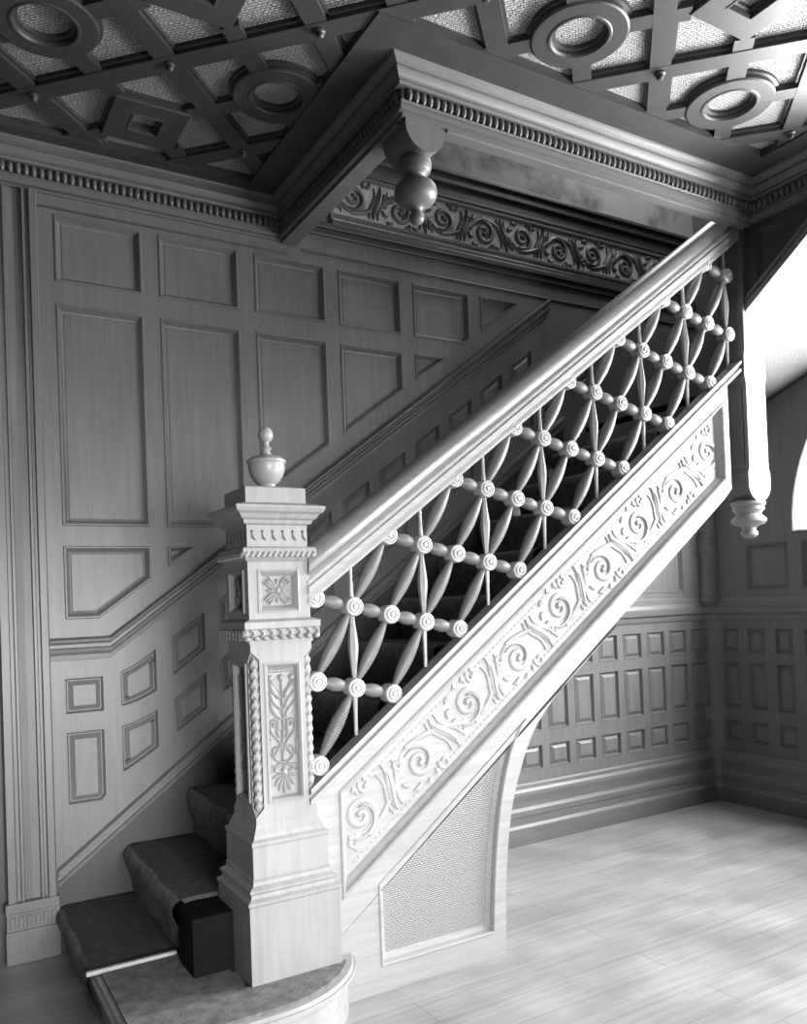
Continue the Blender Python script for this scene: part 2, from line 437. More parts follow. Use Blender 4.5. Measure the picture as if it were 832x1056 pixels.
# cove in the corner carrying one column of wainscot panels
class Cove(Frame):
    r = 0.10
    def __init__(s): s.L = 0.13+s.r*PI/2
    def __call__(s, u, v, n=0.0):
        x0 = 4.50
        if u <= 0.13: return Vector((x0+u, YW-n, v))
        a = (u-0.13)/s.r; c = Vector((4.63, 3.729, v)); R = s.r-n
        return c+Vector((math.sin(a)*R, math.cos(a)*R, 0))
CV = Cove(); CV.W = None
def dense(p, step=0.012):
    out = []
    for i in range(len(p)):
        a, b = Vector(p[i]), Vector(p[(i+1) % len(p)]); m = max(1, int((b-a).length/step)) if abs(a.y-b.y) < 1e-6 else 1
        out += [tuple(a+(b-a)*j/m) for j in range(m)]
    return out
bm = bmesh.new()
SM = [(0.0, 0.002), (0.004, 0.002), (0.012, -0.012), (0.016, -0.012), (0.032, -0.002), (0.034, -0.002)]
plate(bm, CV, dense([(0, 0), (CV.L, 0), (CV.L, 1.36), (0, 1.36)]), [(dense([(.035, z0), (.19, z0), (.19, z1), (.035, z1)]), SM, True) for z0, z1 in WZ], grid=0.012)
weld(bm); link('corner_cove', bm, OAK, wall, smooth=35)

# right wall with its arched window
AY, AZ, AR = 1.94, 1.80, 1.235
FRW = Frame((XR, 0, 0), (0, -1, 0), (0, 0, 1))          # u = -Y
arch = [(-(AY+AR), 1.78)]+[(-(AY-AR*math.cos(PI*(1-i/32)))*1.0, AZ+AR*math.sin(PI*i/32)) for i in range(33)]
arch = [(-3.175, 1.78), (-0.705, 1.78)]+[(-AY+AR*math.cos(PI*i/36), AZ+AR*math.sin(PI*i/36)) for i in range(37)]
holes = []
y = 3.605
while y > -1.5:
    for z0, z1 in WZ: holes.append(([(-(y+.125), z0), (-y, z0), (-y, z1), (-(y+.125), z1)], RAISED, True))
    y -= .2015
for y0 in (3.215, 2.82, 2.425, 2.03, 1.635, 1.24, .845):
    holes.append(([(-(y0+.305), 1.425), (-y0, 1.425), (-y0, 1.735), (-(y0+.305), 1.735)], WP, True))
AF = [(0.0, 0.012), (0.008, 0.018), (0.016, 0.012), (0.022, 0.0), (0.030, -0.03), (0.034, -0.05)]
win2 = [(.0, .35), (1.5, .35), (1.5, 1.95), (.0, 1.95)]
holes = [h for h in holes if not (bbox(h[0])[1] > -.06 and bbox(h[0])[0] < 1.56 and bbox(h[0])[3] > .3)]
holes.append((arch, AF, False)); holes.append((win2, AF, False))
bm = bmesh.new()
plate(bm, FRW, [(-3.729, 0), (2.6, 0), (2.6, 5.2), (-3.729, 5.2)], holes); weld(bm)
wr = struct(link('wall_right', bm, OAKR))
bm = bmesh.new(); bx(bm, XR-.0, XR+.05, 3.729, 3.9, 1.35, 5.2)
struct(link('wall_backing', bm, OAK, wr))

win = struct(bpy.data.objects.new('window_1', None)); COL.objects.link(win); win.location = (XR+.05, AY, 1.78)
bm = bmesh.new()
q = inset(ccw(arch), 0.030); fill(bm, Frame((XR+.045, 0, 0), (0, -1, 0), (0, 0, 1)), q, []); pane = keep(link('pane', bm, GLOW), win)
bm = bmesh.new()
for yy in (AY-.62, AY, AY+.62): bx(bm, XR+.01, XR+.043, yy-.025, yy+.025, 1.8, AZ+math.sqrt(AR**2-(yy-AY)**2)-.07)
bx(bm, XR+.01, XR+.043, AY-AR+.05, AY+AR-.05, 2.50, 2.54)
keep(link('glazing_bars', bm, OAK), win)

win2o = struct(bpy.data.objects.new('fill_window', None)); COL.objects.link(win2o); win2o.location = (XR+.05, -.75, .35)  # unseen window added so its glowing pane brings front-right light
bm = bmesh.new(); fill(bm, Frame((XR+.045, 0, 0), (0, -1, 0), (0, 0, 1)), inset(win2, .03), []); keep(link('pane', bm, GLOW2), win2o)
bm = bmesh.new()
for yy in (-.75, ): bx(bm, XR+.01, XR+.043, yy-.025, yy+.025, .38, 1.92)
bx(bm, XR+.01, XR+.043, -1.47, -.03, 1.25, 1.29)
keep(link('glazing_bars', bm, OAK), win2o)

# rail, sill band and skirting round the wall under the flight
def path_cove(x0, y1):
    P = [(x0, YW), (4.63, YW)]
    P += [(4.63+.1*math.sin(a), 3.729+.1*math.cos(a)) for a in [PI/2*i/8 for i in range(1, 9)]]
    return P+[(XR, y1)]
bm = bmesh.new()
sweep(bm, path_cove(2.3, -2.0), [(0, .345), (.010, .345), (.020, .335), (.022, .315), (.034, .300), (.036, .285), (.036, .275), (.030, .262), (.030, .215), (.036, .212), (.046, .195), (.046, .165), (.040, .160), (.040, .118), (.046, .114), (.054, .100), (.054, .012), (.050, 0)])
struct(link('baseboard_back', bm, OAKX, smooth=28))
bm = bmesh.new()
sweep(bm, path_cove(2.55, .1), [(0, 1.235), (.008, 1.238), (.014, 1.255), (.014, 1.272), (.030, 1.282), (.034, 1.300), (.034, 1.316), (.022, 1.325), (.016, 1.345), (.010, 1.352), (.010, 1.385), (.006, 1.392), (0, 1.395)])
struct(link('trim_1', bm, OAKX, smooth=28))
# dado rail rising with the stair, and the moulding capping the wall string
bm = bmesh.new()
DP = [(0, -.090), (.008, -.088), (.010, -.066), (.022, -.056), (.026, -.040), (.018, -.034), (.018, -.020), (.034, -.010), (.036, .0), (.022, .006), (.010, .010), (0, .010)]
slope_mould(bm, .478, 1.33, .73, 1.33, DP, YW); slope_mould(bm, .73, 1.33, 3.37, 1.33+SL*2.64, DP, YW)
struct(link('trim_2', bm, OAKX, smooth=25))
bm = bmesh.new()
slope_mould(bm, .485, .345, 3.45, .345+.741*2.965, [(0, -.075), (.020, -.07), (.022, -.052), (.012, -.048), (.012, -.026), (.024, -.020), (.024, -.006), (.010, .004), (0, .006)], YW)
struct(link('trim_3', bm, OAKX, smooth=25))
bm = bmesh.new()
prism(bm, [(.485, 0.0), (.485, .275), (3.45, .275+.741*2.965), (3.45, 1.89), (1.55, .495), (1.55, 0)], 1, YW-.012, YW+.02)
struct(link('baseboard_stair', bm, DARKW))
# mouldings above and below the frieze
bm = bmesh.new()
for x0, x1, z0, z1, o in ((.478, 1.66, 3.225, 3.235, .006), (1.73, 4.7, 3.262, 3.272, .010), (1.73, 4.7, 3.36, 3.395, .020), (1.73, 4.7, 3.395, 3.425, .034), (1.9, 4.7, 3.425, 3.45, .028),
                          (1.9, 4.7, 3.722, 3.745, .030), (1.73, 4.7, 3.75, 3.80, .020), (1.73, 4.7, 3.80, 3.845, .045), (1.73, 4.7, 3.845, 3.868, .065)):
    bx(bm, x0, x1, YW-o, YW+.01, z0, z1, .004)
struct(link('trim_4', bm, CEILW))

# carved frieze board on the wall
fz = thing('carved_frieze', 'carved frieze of dark scrolling foliage on pale ground, high on the stair wall', 'frieze', (3.3, YW-.01, 3.455))
bm = bmesh.new(); bx(bm, 1.908, 4.6, YW-.014, YW-.0075, 3.452, 3.722)
keep(link('ground', bm, FRIEZE_BG), fz)
FZ = Frame((1.908, YW-.014, 3.588), (1, 0, 0), (0, 0, 1))
bm = bmesh.new(); rinceau(bm, FZ, 2.66, .112, .285, .012, k=1.4, start=.45, poly=[(.01, -.102), (2.68, -.102), (2.68, .106), (.01, .106)])
keep(link('foliage', bm, FRIEZE_FG, smooth=50), fz)
bm = bmesh.new()
for zz in (-.118, .112):
    bx(bm, 1.908, 4.6, YW-.026, YW-.012, 3.588+zz-.004, 3.588+zz+.016)
    for i in range(134): bx(bm, 1.915+i*.02, 1.915+i*.02+.011, YW-.030, YW-.02, 3.588+zz, 3.588+zz+.012)
keep(link('beaded_border', bm, OAKX), fz)
bm = bmesh.new(); bx(bm, 1.895, 1.912, YW-.03, YW-.0075, 3.45, 3.724); keep(link('end_fillet', bm, OAK), fz)

# ------------------------------------------------------------------ ceiling
u0, du = 3.355, .625          # lattice lines u=(x+y)/sqrt2 ; v=(x-y)/sqrt2
v0, dv = .258, .594
S2 = math.sqrt(2)
def uvxy(u, v): return ((u+v)/S2, (u-v)/S2)
BW = .040
def lattice(bm, x0, x1, y0, y1):
    t = bmesh.new(); zt = ZC+.036
    def quadbar(ua, ub, va, vb, zb=ZC):
        for (a, b, c, d) in ((ua, ub, va, vb),):
            prism(t, [uvxy(a, c), uvxy(b, c), uvxy(b, d), uvxy(a, d)], 2, zb, zt)
    cs = [((x+y)/S2, (x-y)/S2) for x in (x0, x1) for y in (y0, y1)]
    ua, ub = min(c[0] for c in cs), max(c[0] for c in cs); va, vb = min(c[1] for c in cs), max(c[1] for c in cs)
    i0, i1 = int((ua-u0)/du)-2, int((ub-u0)/du)+2; j0, j1 = int((va-v0)/dv)-2, int((vb-v0)/dv)+2
    for i in range(i0, i1+1):
        u = u0+i*du; quadbar(u-BW, u+BW, va-.5, vb+.5)
        for s in (-1, 1): prism(t, [uvxy(u+s*BW, va-.5), uvxy(u+s*(BW+.012), va-.5), uvxy(u+s*(BW+.012), vb+.5), uvxy(u+s*BW, vb+.5)], 2, ZC+.016, zt)
    for j in range(j0, j1+1):
        v = v0+j*dv; quadbar(ua-.5, ub+.5, v-BW, v+BW, ZC+.0015)
        for s in (-1, 1): prism(t, [uvxy(ua-.5, v+s*BW), uvxy(ub+.5, v+s*BW), uvxy(ub+.5, v+s*(BW+.012)), uvxy(ua-.5, v+s*(BW+.012))], 2, ZC+.016, zt)
    for i in range(i0, i1+1):
        for j in range(j0, j1+1):
            cu, cv = u0+(i-.5)*du, v0+(j+.5)*dv
            x, y = uvxy(cu, cv)
            if not (x0-.7 < x < x1+.7 and y0-.7 < y < y1+.7): continue
            circ = (i+j) % 2 == 1
            ri, ro = (.1, .178) if circ else (.078, .215)
            sg = 44 if circ else 4; ph = 0
            def loop(r, z): return [t.verts.new((*uvxy(cu+r*math.cos(2*PI*k/sg+ph), cv+r*math.sin(2*PI*k/sg+ph)), z)) for k in range(sg)]
            prof = [(ri-.012, zt), (ri-.012, ZC+.016), (ri, ZC+.014), (ri, ZC+.002), (ri+.006, ZC-.006), (ri+.014, ZC-.006), (ri+.018, ZC-.003), (ro-.006, ZC-.003), (ro, ZC+.002), (ro, ZC+.016), (ro+.012, ZC+.018), (ro+.012, zt)]
            ls = [loop(r, z) for r, z in prof]
            for A, B in zip(ls, ls[1:]):
                for k in range(sg): t.faces.new((A[k], A[(k+1) % sg], B[(k+1) % sg], B[k]))
            sp = .036; R = ro-.01
            quadbar(cu-du/2+.01, cu-R, cv-sp, cv+sp, ZC+.003); quadbar(cu+R, cu+du/2-.01, cv-sp, cv+sp, ZC+.003)
            quadbar(cu-sp, cu+sp, cv-dv/2+.01, cv-R, ZC+.003); quadbar(cu-sp, cu+sp, cv+R, cv+dv/2-.01, ZC+.003)
    for co, no in (((x0, 0, 0), (-1, 0, 0)), ((x1, 0, 0), (1, 0, 0)), ((0, y0, 0), (0, -1, 0)), ((0, y1, 0), (0, 1, 0))):
        bmesh.ops.bisect_plane(t, geom=t.verts[:]+t.edges[:]+t.faces[:], plane_co=co, plane_no=no, clear_outer=True)
    me = bpy.data.meshes.new('tmp'); t.to_mesh(me); t.free(); bm.from_mesh(me); bpy.data.meshes.remove(me)
bm = bmesh.new()
lattice(bm, -.9, 1.43, 2.47, 3.70); lattice(bm, -.9, 3.50, .55, 2.47)
# plain borders along the walls and the stair well
for x0, x1, y0, y1 in ((-.9, 1.41, 3.68, 3.85), (1.41, 1.66, 2.615, 3.85), (1.41, 3.47, 2.40, 2.615), (3.47, 3.65, .56, 2.615)):
    bx(bm, x0, x1, y0, y1, ZC-.008, ZC+.055)
bx(bm, -2.2, 3.65, -2.6, .56, ZC, ZC+.055)
bx(bm, -2.2, -.9, .56, 3.85, ZC, ZC+.055)
ceil = struct(link('ceiling', bm, CEILW, smooth=30))
bm = bmesh.new(); bx(bm, -2.2, 1.66, .5, 3.88, ZC+.031, ZC+.12); bx(bm, 1.66, 3.65, .5, 2.655, ZC+.031, ZC+.12)
link('embossed_panels', bm, PLASTER, ceil)
first = None
for (i, j) in [(i, j) for i in range(-3, 4) for j in range(-6, 4)]:
    u, v = u0+i*du, v0+j*dv; x, y = uvxy(u, v)
    if not (-.2 < x < 3.45 and 1.2 < y < 3.66): continue
    if x > 1.40 and y > 2.40: continue
    if first is None:
        bm = bmesh.new(); lathe(bm, [(.020, 0), (.022, -.005), (.016, -.009), (.014, -.013), (.015, -.018), (.010, -.026), (0, -.029)], seg=14)
        first = link('boss', bm, CEILW, ceil, smooth=40, loc=(x, y, ZC))
    else: reuse(first, 'boss', ceil, (x, y, ZC))
# room cornice, turning round the stair well, with its bead row
CPATH = [(-2.0, YW), (1.63, YW), (1.63, 2.62), (3.68, 2.62), (3.68, -.4)]
CPROF = [(0, 3.285), (.012, 3.285), (.012, 3.296), (.026, 3.300), (.028, 3.318), (.016, 3.324), (.016, 3.332), (.024, 3.338), (.012, 3.342), (.012, 3.388), (.030, 3.392), (.034, 3.402), (.028, 3.408), (.040, 3.414), (.052, 3.430), (.056, 3.440), (.050, 3.446), (.064, 3.452), (.080, 3.464), (.084, 3.472), (.084, ZC+.002), (0, ZC+.002)]
bm = bmesh.new(); sweep(bm, CPATH, CPROF)
cn = struct(link('trim_5', bm, OAKX, smooth=25))
def beads(bm, segs):
    for (xa, ya), (xb, yb), nx, ny in segs:
        L = math.hypot(xb-xa, yb-ya); m = int(L/.031)
        for i in range(m):
            t = (i+.5)/m; x, y = xa+(xb-xa)*t, ya+(yb-ya)*t
            lathe(bm, [(.004, -.023), (.011, -.014), (.0135, 0), (.011, .014), (.004, .023)], (x+nx*.020, y+ny*.020, 3.365), seg=8)
bm = bmesh.new(); beads(bm, [((-.2, YW), (1.61, YW), 0, -1), ((1.63, 3.80), (1.63, 2.62), -1, 0), ((1.63, 2.62), (3.66, 2.62), 0, -1), ((3.68, 2.60), (3.68, 1.2), -1, 0)])
link('bead_row', bm, PEND, cn, smooth=50)
# trimmer beams round the well
bm = bmesh.new()
bx(bm, 1.63, 1.69, 2.62, YW+.02, 3.287, 3.75); bx(bm, 1.63, 3.78, 2.62, 2.66, 3.287, 3.75)
for x0, x1, y0, y1, z0 in ((1.618, 1.70, 2.66, YW, 3.275), (1.82, 3.66, 2.608, 2.666, 3.272)): bx(bm, x0, x1, y0, y1, z0, z0+.014, .003)
struct(link('trim_6', bm, OAKX))
# upper storey round the well
for nm, q in (('wall_upper_left', (1.55, 1.63, 2.62, 3.85, 3.75, 5.2)), ('wall_upper_front', (1.63, 3.66, 2.62, 2.66, 3.75, 5.2)), ('ceiling_upper', (1.5, 5.0, .3, 4.0, 5.2, 5.28)), ('wall_upper_right', (3.6, 4.7, .6, .68, 3.7, 5.2))):
    bm = bmesh.new(); bx(bm, *q); struct(link(nm, bm, WALLP))

# turned pendant under the corner of the well
PX, PY = 1.725, 2.705
pd = thing('ceiling_pendant', 'turned wooden drop pendant under the corner of the ceiling beams', 'pendant', (PX, PY, 2.94))
def halfround(x0, x1, zt, zb, ex=0.0):
    r = (x1-x0)/2+ex; cx = (x0+x1)/2; n = 16
    return [(x0, zt), (x1, zt)]+[(cx+r*math.cos(-PI*i/n), zb+r+r*math.sin(-PI*i/n)) for i in range(n+1)]
bm = bmesh.new(); prism(bm, halfround(PX-.09, PX+.09, 3.30, 3.175), 1, PY-.09, PY+.09)
keep(link('block', bm, OAK), pd)
bm = bmesh.new()
lathe(bm, [(.03, 3.21), (.055, 3.190), (.062, 3.182), (.066, 3.172), (.068, 3.160), (.066, 3.148), (.062, 3.142), (.062, 3.136), (.056, 3.130), (.044, 3.120), (.038, 3.112), (.038, 3.106), (.046, 3.100), (.060, 3.094), (.074, 3.084), (.082, 3.070), (.085, 3.054), (.083, 3.038), (.076, 3.022), (.064, 3.010), (.052, 3.002), (.040, 2.998), (.030, 2.992), (.022, 2.982), (.021, 2.974), (.026, 2.966), (.030, 2.956), (.029, 2.944), (.022, 2.934), (.010, 2.928), (0, 2.927)], (PX, PY, 0), seg=32)
keep(link('turned_drop', bm, PEND, smooth=50), pd)

# ------------------------------------------------------------------ doorway casing at the left
cs = thing('door_casing', 'dark fluted wooden door casing on a plinth block, at the left end of the panelled wall', 'door casing', (.39, YW-.02, 0))
bm = bmesh.new()
x = .305; flu = []
prof = [(.285, .0075), (.290, .034), (.320, .034), (.325, .020), (.338, .020), (.342, .030), (.352, .030), (.356, .014), (.385, .010), (.414, .014), (.418, .030), (.428, .030), (.432, .020), (.442, .020), (.446, .040), (.472, .040), (.478, .030), (.480, .0075)]
A = [bm.verts.new((a, YW-b, .25)) for a, b in prof]; B = [bm.verts.new((a, YW-b, 3.28)) for a, b in prof]
for i in range(len(prof)-1): bm.faces.new((A[i], A[i+1], B[i+1], B[i]))
keep(link('shaft', bm, OAK), cs)
bm = bmesh.new(); bx(bm, .275, .486, YW-.05, YW-.0075, 0, .135, .004); bx(bm, .280, .484, YW-.040, YW-.0075, .135, .205); bx(bm, .275, .486, YW-.048, YW-.0075, .205, .25, .006)
for i in range(6): bx(bm, .292+i*.032, .312+i*.032, YW-.047, YW-.038, .145, .195, .003)
keep(link('plinth_block', bm, OAK), cs)
door = struct(bpy.data.objects.new('door_1', None)); COL.objects.link(door); door.location = (-.15, YW+.03, 0)
bm = bmesh.new()
plate(bm, Frame((-.62, YW+.02, 0), (1, 0, 0), (0, 0, 1)), [(0, 0), (.92, 0), (.92, 3.3), (0, 3.3)], [([(.12, .25), (.8, .25), (.8, 1.2), (.12, 1.2)], WP, True), ([(.12, 1.4), (.8, 1.4), (.8, 3.0), (.12, 3.0)], WP, True)], .04)
keep(link('leaf', bm, DARKW), door)
bm = bmesh.new(); bx(bm, -1.9, -.6, YW, YW+.06, 0, 3.36); bx(bm, -.62, .30, YW, YW+.06, 3.28, 3.36)
struct(link('wall_left', bm, OAK))

# ------------------------------------------------------------------ staircase
YS = 2.70
RUN, RISE, X1, Z1 = .2855, .2105, .486, .178
st = thing('staircase', 'oak staircase rising to the right with carved stringer and woven panel below it', 'staircase', (2.2, 3.2, 0))
def capz(x): return .821+.7366*(x-1.204)
# curtail step: wide first step wrapping round the newel
def curtail(ex, ext=0.0):
    p = [(X1-ex, YW-.005), (X1-ex, 2.42-ex)]
    cx, cy, rx, ry = .93, 2.80, .415+ex, .38+ex
    p += [(cx+rx*math.cos(a), cy+ry*math.sin(a)) for a in [-PI/2+PI/2*i/16 for i in range(17)]]
    return p+[(1.30, YW-.005)]
bm = bmesh.new(); prism(bm, curtail(-.03), 2, 0, Z1-.035); keep(link('riser', bm, STAIR, smooth=30), st)
bm = bmesh.new(); prism(bm, curtail(0), 2, Z1-.038, Z1)
bmesh.ops.bevel(bm, geom=[e for e in bm.edges if abs(e.verts[0].co.z-e.verts[1].co.z) < 1e-4], offset=.012, segments=3, affect='EDGES')
keep(link('tread', bm, STAIR, smooth=40), st)
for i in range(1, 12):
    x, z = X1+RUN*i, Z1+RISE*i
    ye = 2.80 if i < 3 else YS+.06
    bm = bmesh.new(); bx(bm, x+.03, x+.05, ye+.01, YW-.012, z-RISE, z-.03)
    if i < 3: bx(bm, x+.002, .93 if i == 1 else 1.2, ye, 2.985, z-RISE, z-.001); keep(link('riser', bm, STEPW), st)  # solid end block added, coloured black as the shade left of the newel
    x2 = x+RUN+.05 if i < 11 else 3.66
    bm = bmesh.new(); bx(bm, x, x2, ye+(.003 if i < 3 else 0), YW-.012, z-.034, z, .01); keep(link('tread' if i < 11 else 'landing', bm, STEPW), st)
bm = bmesh.new()
def sbot(x): return .2475+.735*(x-1.286)
prism(bm, [(1.65, sbot(1.65)+.02), (3.6, sbot(3.6)+.02), (3.6, sbot(3.6)+.07), (1.65, sbot(1.65)+.07)], 1, YS+.05, YW-.02); keep(link('underside_boards', bm, STAIR), st)
# stringer
FS = Frame((0, YS, 0), (1, 0, 0), (0, 0, 1))
so = [(1.17, sbot(1.17)), (3.49, sbot(3.49)+.03), (3.545, 1.95), (3.545, capz(3.545)-.03), (1.17, capz(1.17)-.03)]
sp = [(1.293, .371), (3.505, 1.992), (3.505, 2.386), (1.293, .765)]
SPROF = [(0, .004), (.006, .008), (.012, .004), (.018, -.012), (.030, -.024), (.036, -.032), (.042, -.032)]
bm = bmesh.new(); plate(bm, FS, so, [(sp, SPROF, True)], .07); weld(bm)
sg_ = keep(link('stringer', bm, STAIR), st)
a = math.atan2(2.386-.765, 3.505-1.293); ca, sa = math.cos(a), math.sin(a)
FC = Frame((1.293, YS+.032, .568), (ca, 0, sa), (-sa, 0, ca))
ip = inset(ccw(sp), .046)
ip2 = [((x-1.293)*ca+(z-.568)*sa, -(x-1.293)*sa+(z-.568)*ca) for x, z in ip]
bm = bmesh.new(); rinceau(bm, FC, 2.75, .112, .312,   .0075, k=1.3, start=.42, poly=ip2)
bm2 = bm
keep(link('carved_scrollwork', bm2, STAIR, smooth=50), st).parent = sg_
bpy.context.view_layer.update()
for o in [c for c in bpy.data.objects if c.parent == sg_]: o.location = (0, 0, 0)
iq = inset(ip2, .012)
for (p, q_) in ((iq[0], iq[1]), (iq[2], iq[3])):
    bm = bmesh.new(); L = math.hypot(q_[0]-p[0], q_[1]-p[1]); m = int(L/.024)
    strip(bm, FC, [p, q_], .006, .0015)
    for i in range(m):
        t = (i+.5)/m; dome(bm, FC, p[0]+(q_[0]-p[0])*t, p[1]+(q_[1]-p[1])*t, .0065, .003, 0, 6)
    link('pearl_border', bm, STAIR, sg_, smooth=60)
# capping of the stringer that the balusters stand on
bm = bmesh.new()
CP = [(.022, -.060), (.030, -.054), (.030, -.040), (.016, -.034), (.016, -.020), (.034, -.014), (.034, 0), (-.032, 0), (-.032, -.02), (-.03, -.06)]
slope_mould(bm, 1.17, capz(1.17), 3.62, capz(3.62), CP, YS); keep(link('stringer_cap', bm, STAIR), st)
# spandrel with its curved arch edge and woven panel
arcp = [(2.02, 0), (2.021, .07), (2.030, .24), (2.046, .407), (2.077, .58), (2.13, .731), (2.199, .868), (2.286, .969), (2.39, 1.062), (2.533, 1.168), (2.716, sbot(2.716))]
def smoothp(p, k=4):
    out = []
    for i in range(len(p)-1):
        p0, p1, p2, p3 = [Vector(p[max(0, min(len(p)-1, j))]) for j in (i-1, i, i+1, i+2)]
        for j in range(k):
            t = j/k; out.append(tuple(.5*((2*p1)+(p2-p0)*t+(2*p0-5*p1+4*p2-p3)*t*t+(3*p1-p0-3*p2+p3)*t**3)))
    return out+[p[-1]]
arcs = smoothp(arcp)
pan = [(1.441, .093), (1.966, .094)]+smoothp([(1.972, .20), (1.984, .33), (2.000, .46), (2.025, .60), (2.062, .74), (2.108, .85), (2.165, .936)], 3)+[(1.441, .398)]
bm = bmesh.new()
PPROF = [(0, .003), (.005, .006), (.010, .002), (.016, -.016), (.024, -.022), (.030, -.026), (.034, -.030)]
plate(bm, FS, [(1.17, 0)]+arcs+[(1.17, sbot(1.17))], [(pan, PPROF, False)], .07); weld(bm)
spn = keep(link('spandrel', bm, STAIR), st)
bm = bmesh.new(); fill(bm, FS, inset(ccw(pan), .033), [], -.030); link('woven_panel', bm, SPANDREL, spn)
# base block of floor skirting under the spandrel
# ------------------------------------------------------------------ stair carpet
cp = thing('stair_carpet', 'dark plush stair carpet with pale worn nosings running up the treads beside the wall', 'carpet', (.8, 3.4, 0))
def runner(i):
    x, z = X1+RUN*i, Z1+RISE*i
    return [(x+.020, z-RISE+.018 if i else .01), (x+.012, z-.12), (x-.006, z-.065), (x-.016, z-.035), (x-.017, z-.012), (x-.010, z+.006), (x+.006, z+.016), (x+.03, z+.019), (x+RUN+.021, z+.019)]
def carpet_strip(pts, y0, y1, ny=10, th=.0, seed=0):
    bm = bmesh.new(); rows = []
    for k in range(ny+1):
        y = y0+(y1-y0)*k/ny
        rows.append([bm.verts.new((x+.004*math.sin(17*y+seed+j), y, z+.002*math.sin(23*y+j*2+seed))) for j, (x, z) in enumerate(pts)])
    for a, b in zip(rows, rows[1:]):
        for j in range(len(pts)-1): bm.faces.new((a[j+1], b[j+1], b[j], a[j]))
    # selvedges
    for r, s in () if len(pts) == 7 else ((rows[0], 1), (rows[-1], -1)):
        for j in range(len(pts)-1):
            p, q = r[j], r[j+1]; p2 = bm.verts.new(p.co+Vector((.016, 0, -.016))); q2 = bm.verts.new(q.co+Vector((.016, 0, -.016)))
            bm.faces.new((p, q, q2, p2) if s < 0 else (p2, q2, q, p))
    bmesh.ops.recalc_face_normals(bm, faces=bm.faces)
    return bm
for i in range(0, 11):
    p = runner(i)
    y1 = YW-.035; y0 = 3.05 if i == 0 else 2.972
    keep(link('worn_nosing', carpet_strip(p[:7], y0, y1, seed=i), WORN, smooth=60), cp)
    keep(link('tread_pile', carpet_strip(p[6:], y0, y1, seed=i), CARPET, smooth=60), cp)
# lighter piece over the broad end of the first step
bm = bmesh.new()
def cend(ex, z): return [(X1-ex+.03, 3.035), (X1-ex+.03, 2.42-ex+.03)]+[(.93+(.385+ex)*math.cos(a), 2.80+(.35+ex)*math.sin(a)) for a in [-PI/2+PI/2*i/16 for i in range(12)]]+[(.90, 2.64), (.90, 3.035)]
prism(bm, cend(.0, 0), 2, Z1-.002, Z1+.012); keep(link('end_piece', bm, WORN), cp)
bm = bmesh.new(); bx(bm, X1-.02, .78, 3.036, 3.056, Z1+.008, Z1+.024, .004); keep(link('binding_strip', bm, BRASS), cp)

# ------------------------------------------------------------------ newel post
NX, NY = 1.082, 2.79
nw = thing('newel_post', 'massive carved newel post with urn finial at the foot of the stairs', 'newel post', (NX, NY, 0.17))
def sq(bm, prof):
    """square lathe: (half width, z)"""
    rows = [[bm.verts.new((NX+sx*h, NY+sy*h, z)) for sx, sy in ((-1, -1), (1, -1), (1, 1), (-1, 1))] for h, z in prof]
    for a, b in zip(rows, rows[1:]):
        for i in range(4): bm.faces.new((a[i], a[(i+1) % 4], b[(i+1) % 4], b[i]))
    bm.faces.new(rows[0][::-1]); bm.faces.new(rows[-1])
bm = bmesh.new()
sq(bm, [(.165, Z1-.01), (.165, .445), (.170, .452), (.170, .462), (.156, .470), (.152, .482), (.160, .490), (.160, .498), (.144, .508), (.140, .520), (.143, .526), (.138, .530), (.138, .632), (.142, .640), (.142, .650), (.130, .658), (.126, .672), (.118, .690), (.114, .702)])
keep(link('base', bm, NEWEL), nw)
HS = .1135
FR4 = lambda h: (Frame((NX-h, NY-h, 0), (1, 0, 0), (0, 0, 1)), Frame((NX-h, NY+h, 0), (0, -1, 0), (0, 0, 1)), Frame((NX+h, NY-h, 0), (0, 1, 0), (0, 0, 1)), Frame((NX+h, NY+h, 0), (-1, 0, 0), (0, 0, 1)))
bm = bmesh.new()
NP = [(0, .004), (.006, .006), (.012, .0), (.018, -.016), (.024, -.020)]
W2 = 2*HS; ch = .030
for fr in FR4(HS):
    # face of the shaft narrowed between the roped corners
    plate(bm, fr, [(ch, .755), (W2-ch, .755), (W2-ch, 1.262), (ch, 1.262)], [([(.046, .768), (W2-.046, .768), (W2-.046, 1.250), (.046, 1.250)], NP, True)])
    fill(bm, fr, ccw([(0, .700), (W2, .700), (W2, .725), (W2-ch, .755), (ch, .755), (0, .725)]), [])
    fill(bm, fr, ccw([(0, 1.342), (0, 1.292), (ch, 1.262), (W2-ch, 1.262), (W2, 1.292), (W2, 1.342)]), [])
for cx, cy in ((-1, -1), (1, -1), (1, 1), (-1, 1)):       # set-back corners behind the ropes
    x0, y0 = NX+cx*HS, NY+cy*HS; k = ch
    a = bm.verts.new((x0-cx*k, y0, .755)); b = bm.verts.new((x0-cx*k, y0-cy*k, .755)); c = bm.verts.new((x0, y0-cy*k, .755))
    a2 = bm.verts.new((x0-cx*k, y0, 1.262)); b2 = bm.verts.new((x0-cx*k, y0-cy*k, 1.262)); c2 = bm.verts.new((x0, y0-cy*k, 1.262))
    bm.faces.new((a, b, b2, a2)); bm.faces.new((b, c, c2, b2))
    d = bm.verts.new((x0, y0, .725)); d2 = bm.verts.new((x0, y0, 1.292))
    bm.faces.new((a, d, b)); bm.faces.new((d, c, b)); bm.faces.new((a2, b2, d2)); bm.faces.new((d2, b2, c2))
weld(bm); bmesh.ops.recalc_face_normals(bm, faces=bm.faces)
shaft = keep(link('shaft', bm, NEWEL), nw)
